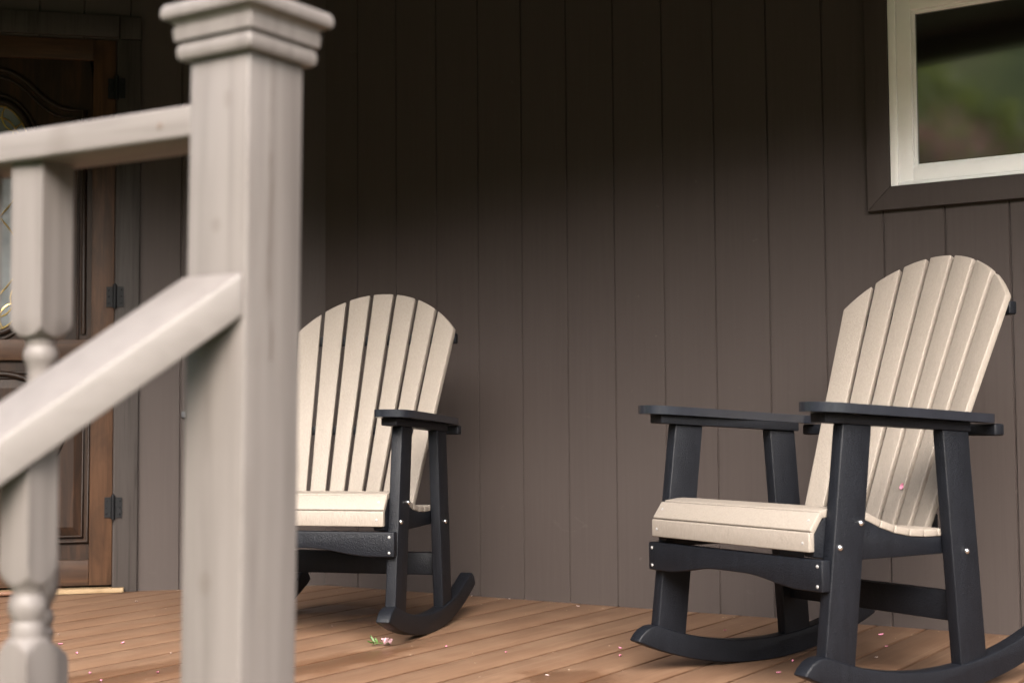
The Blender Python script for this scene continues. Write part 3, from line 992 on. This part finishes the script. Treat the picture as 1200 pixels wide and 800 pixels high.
# ------------------------------------------------------------------ fallen blossom
PINK = [(-3.551, -1.643), (-3.371, -1.733), (-3.071, -1.942), (-2.959, -2.001), (-2.918, -1.84), (-2.576, -1.628), (-3.826, -0.07), (-2.485, -1.497), (-2.504, -1.079), (-2.289, -1.081), (-1.973, -0.966), (-2.308, -1.313), (-1.922, -0.36), (-1.462, -0.209), (-1.377, -0.421), (-1.48, -0.996), (-1.519, -0.8), (-3.183, -1.658), (-3.403, -1.528), (-3.502, -0.03), (-1.678, -1.142), (-2.04, -0.846)]
PALE = [(-4.154, -0.787), (-3.795, -1.032), (-3.175, -1.63), (-3.13, -1.591), (-3.72, -1.51), (-2.353, -1.585), (-3.764, -0.192), (-3.081, -0.92), (-2.63, -0.08), (-2.203, -1.482), (-1.99, -1.341), (-2.467, -1.39), (-3.138, -0.02), (-2.964, -0.021), (-2.078, -1.364), (-1.338, -0.628), (-0.989, -0.684), (-2.256, -1.33)]
def petal_bm(L=.016, w=.011, cup=.004):
    bm = bmesh.new(); rows = []
    for i in range(6):
        t = i / 5; ww = w / 2 * math.sin(math.pi * (.12 + .80 * t)) ** .8
        rows.append([bm.verts.new((u * ww, (t - .5) * L, cup * (u * u + (t - .5) ** 2 * 1.4) + .0008)) for u in (-1, -.5, 0, .5, 1)])
    for a, b in zip(rows, rows[1:]):
        for i in range(4): bm.faces.new([a[i], a[i + 1], b[i + 1], b[i]])
    return bm
def petals(pts, mat, label, group, sc):
    p0 = None
    for i, (x_, y_) in enumerate(pts):
        if p0 is None: o = p0 = finish('petal', petal_bm(), mat, None, smooth=80)
        else: o = p0.copy(); COL.objects.link(o)
        o.location = (x_, y_, .001); o.rotation_euler = (random.uniform(-.25, .25), random.uniform(-.25, .25), random.uniform(0, 6.28))
        k = sc * random.uniform(.6, 1.25); o.scale = (k, k, k)
        tag(o, label, 'petal', group)
    return p0
pk = petals([q for i, q in enumerate(PINK) if i not in (5, 6, 7, 11, 17, 19, 20)], PETALP, 'small pink blossom petal fallen on the brown deck boards', 'pink petals on the deck', .9)
pw = petals([q for i, q in enumerate(PALE) if i not in (2, 5, 6, 9, 11, 14, 17)], PETALW, 'tiny pale whitish petal fallen on the brown deck boards', 'pale petals on the deck', .65)
# petal caught on the right chair's backrest
lp = Matrix.Translation((-1.371, -1.027, 0)) @ Matrix.Rotation(-.4404, 4, 'Z')
o = pk.copy(); COL.objects.link(o)
x_, z_ = .0935, .494
y_ = .4273 - .4126 * (.9978 - z_) + .034 * (1 - (x_ / .235) ** 2) - .004
o.location = lp @ Vector((x_, y_, z_)); o.rotation_euler = (R(80), R(20), -.44); o.scale = (1.1, 1.1, 1.1)
tag(o, 'pink petal stuck to the slatted back of the rocking chair below the window', 'petal')
# blossom sprig
sp = empty('blossom_sprig', (-2.682, -1.165, .003), 1.0); sp.scale = (.72, .72, .72)
tag(sp, 'small sprig of pink blossom with green leaves lying on the deck between the chairs', 'flower')
bm = bmesh.new()
tube(bm, [(-.035, .012, .006), (-.01, .002, .010), (.03, -.004, .008)], .0016, 6)
finish('stem', bm, SPRIG, sp)
bm = bmesh.new()
def add_leaf(bm, pos, rot, L, w):
    q = petal_bm(L, w, .006); me_ = bpy.data.meshes.new('tmp'); q.to_mesh(me_); q.free()
    mt = Matrix.Translation(pos) @ rot
    me_.transform(mt); bm.from_mesh(me_); bpy.data.meshes.remove(me_)
rng = random.Random(4)
for (p, a, e, L) in (((-.035, .028, .022), .6, .9, .034), ((-.048, .0, .012), 1.9, .3, .036), ((.030, .026, .010), -.9, .4, .030), ((-.012, .040, .012), .1, .6, .03)):
    add_leaf(bm, p, Matrix.Rotation(a, 4, 'Z') @ Matrix.Rotation(e, 4, 'X'), L, .014)
finish('leaf', bm, SPRIG, sp, smooth=80)
bm = bmesh.new()
for i in range(22):
    cx = rng.choice(((.012, -.004), (.036, -.010), (.022, .012)))
    a = rng.uniform(0, 6.28); p = (cx[0] + .009 * math.cos(a), cx[1] + .009 * math.sin(a), rng.uniform(.006, .020))
    add_leaf(bm, p, Matrix.Rotation(a - 1.57, 4, 'Z') @ Matrix.Rotation(rng.uniform(.2, 1.0), 4, 'X'), .018, .013)
finish('blossom', bm, m_plain('blossom_pink', (.58, .36, .40), .5), sp, smooth=80)

# stick by the door, curled leaf at the casing
bm = bmesh.new()
tube(bm, [(-4.86, -1.10, .012), (-4.70, -.90, .013), (-4.62, -.66, .012)], lambda t: .011 - .003 * t, 8)
tag(finish('stick', bm, TWIG, None, smooth=60), 'dark brown stick lying on the deck beside the door threshold', 'stick')
bm = bmesh.new()
for k in range(1):
    rows = []
    for i in range(7):
        t = i / 6; a = t * 2.2
        ww = .011 * math.sin(math.pi * (.1 + .85 * t))
        c = Vector((.014 * (1 - math.cos(a)), 0, .038 * t + .002)); 
        rows.append([bm.verts.new((c.x + .3 * abs(u) * ww, u * ww, c.z)) for u in (-1, 0, 1)])
    for a, b in zip(rows, rows[1:]):
        for i in range(2): bm.faces.new([a[i], a[i + 1], b[i + 1], b[i]])
o = finish('dry_leaf', bm, m_plain('dry_leaf', (.34, .14, .06), .6), None, smooth=80)
o.location = (-4.430, -.505, .001); o.rotation_euler = (0, 0, 2.3)
tag(o, 'curled orange brown dry leaf standing at the foot of the door casing', 'leaf')

# fine crumbs on the boards
rng = random.Random(9)
bm = bmesh.new()
for i in range(220):
    x_ = rng.uniform(-5.2, .4); y_ = rng.uniform(-3.0, -.02)
    if rng.random() < .6: y_ = -abs(rng.gauss(0, .09)) - .015
    if x_ < -3.95: y_ = min(y_, x_ + 3.85)
    r_ = rng.uniform(.0010, .0028); a = rng.uniform(0, 3.1)
    dx, dy = math.cos(a) * r_ * rng.uniform(1, 2.2), math.sin(a) * r_ * rng.uniform(1, 2.2)
    q = [(x_ - dx, y_ - dy, .0008), (x_ + dy * .5, y_ - dx * .5, .0010), (x_ + dx, y_ + dy, .0008), (x_ - dy * .5, y_ + dx * .5, .0010)]
    tp = bm.verts.new((x_, y_, .0008 + r_ * .5)); vs = [bm.verts.new(p) for p in q]
    for k in range(4): bm.faces.new([vs[k], vs[(k + 1) % 4], tp])
tag(finish('litter', bm, LITTER, None, smooth=0), 'scattered pale crumbs and bud scales on the brown deck', 'litter', kind='stuff')

# ------------------------------------------------------------------ trees across the lawn (seen mirrored in the window)
BARK = m_plain('bark', (.06, .045, .032), .9, 0, 18)
def tree_mesh(seed, H, crown_r, crown_h, nclump, leaves, lsize):
    rg = random.Random(seed)
    tb = bmesh.new()
    top = H - crown_h * .35
    pts = [(0, 0, -.05)]
    for k in range(1, 7): pts.append((rg.uniform(-.12, .12) * k * .4, rg.uniform(-.12, .12) * k * .4, top * k / 6))
    tube(tb, pts, lambda t: .16 * (1 - .8 * t) * H / 7 + .02, 8)
    cb = bmesh.new()
    for c in range(nclump):
        a = rg.uniform(0, 6.283); zz = rg.uniform(0, 1); rad = crown_r * (math.sin(math.pi * (.12 + .82 * zz)) ** .7) * math.sqrt(rg.uniform(.12, 1))
        cc = Vector((math.cos(a) * rad, math.sin(a) * rad, H - crown_h + crown_h * zz))
        if c % 3 == 0:
            b0 = Vector(pts[min(5, 2 + int(zz * 3))]); mid = (b0 + cc) / 2 + Vector((0, 0, -.1))
            tube(tb, [b0, mid, cc], lambda t: .045 * (1 - .8 * t), 5)
        cr = rg.uniform(.35, .75) * crown_r * .42
        for l in range(leaves):
            d = Vector((rg.gauss(0, 1), rg.gauss(0, 1), rg.gauss(0, .75))); d = d.normalized() * cr * rg.uniform(.35, 1.1)
            p = cc + d; s_ = lsize * rg.uniform(.6, 1.4)
            u = Vector((rg.uniform(-1, 1), rg.uniform(-1, 1), rg.uniform(-.6, .6))).normalized(); w_ = u.orthogonal().normalized()
            w_ = (Matrix.Rotation(rg.uniform(0, 6.28), 3, u) @ w_)
            cb.faces.new([cb.verts.new(p - u * s_), cb.verts.new(p + w_ * s_ * .45), cb.verts.new(p + u * s_), cb.verts.new(p - w_ * s_ * .45)])
    return tb, cb
L1 = m_leaf('green_leaves', (.045, .075, .012), (.10, .14, .026))
L2 = m_leaf('yellow_green_leaves', (.07, .10, .015), (.15, .18, .035))
L3 = m_leaf('pink_leaves', (.17, .075, .075), (.31, .155, .15))
GT = 'trees across the lawn'
protos = []
for (seed, H, cr, ch, nc, lv, ls, lm_) in ((1, 7.2, 2.3, 6.2, 70, 90, .12, L1), (2, 6.4, 2.1, 5.6, 64, 90, .11, L2)):
    r_ = empty('leafy_tree'); tb, cb = tree_mesh(seed, H, cr, ch, nc, lv, ls)
    finish('trunk', tb, BARK, r_, smooth=60); finish('crown', cb, lm_, r_, smooth=0)
    protos.append(r_)
spots = [(-9.5, -17.2, 0), (-6.4, -16.0, 1), (-3.0, -18.6, 0), (.6, -19.4, 1), (2.4, -17.6, 0), (5.8, -16.6, 1), (9.6, -17.0, 0), (-12.6, -15.6, 1), (13.4, -15.4, 1)]
used = set()
for i, (x_, y_, k) in enumerate(spots):
    o = protos[k] if k not in used else copy_tree(protos[k]); used.add(k)
    o.location = (x_, y_, -.62); o.rotation_euler = (0, 0, i * 1.7); s_ = .95 + .08 * math.sin(i * 2.3); o.scale = (s_, s_, s_)
    tag(o, ('tall dark green leafy tree mirrored in the window pane', 'lighter yellow green leafy tree mirrored in the window pane')[k], 'tree', GT + (', dark' if k == 0 else ', light'))
r_ = empty('blossom_tree'); tb, cb = tree_mesh(7, 4.3, .85, 1.8, 34, 24, .045)
finish('trunk', tb, BARK, r_, smooth=60); finish('crown', cb, L3, r_, smooth=0)
r_.location = (-3.7, -9.2, -.62)
tag(r_, 'small pinkish red leaved tree mirrored in the lower left of the window pane', 'tree')

S.cycles.max_bounces = 10; S.cycles.diffuse_bounces = 3
S.cycles.use_denoising = True
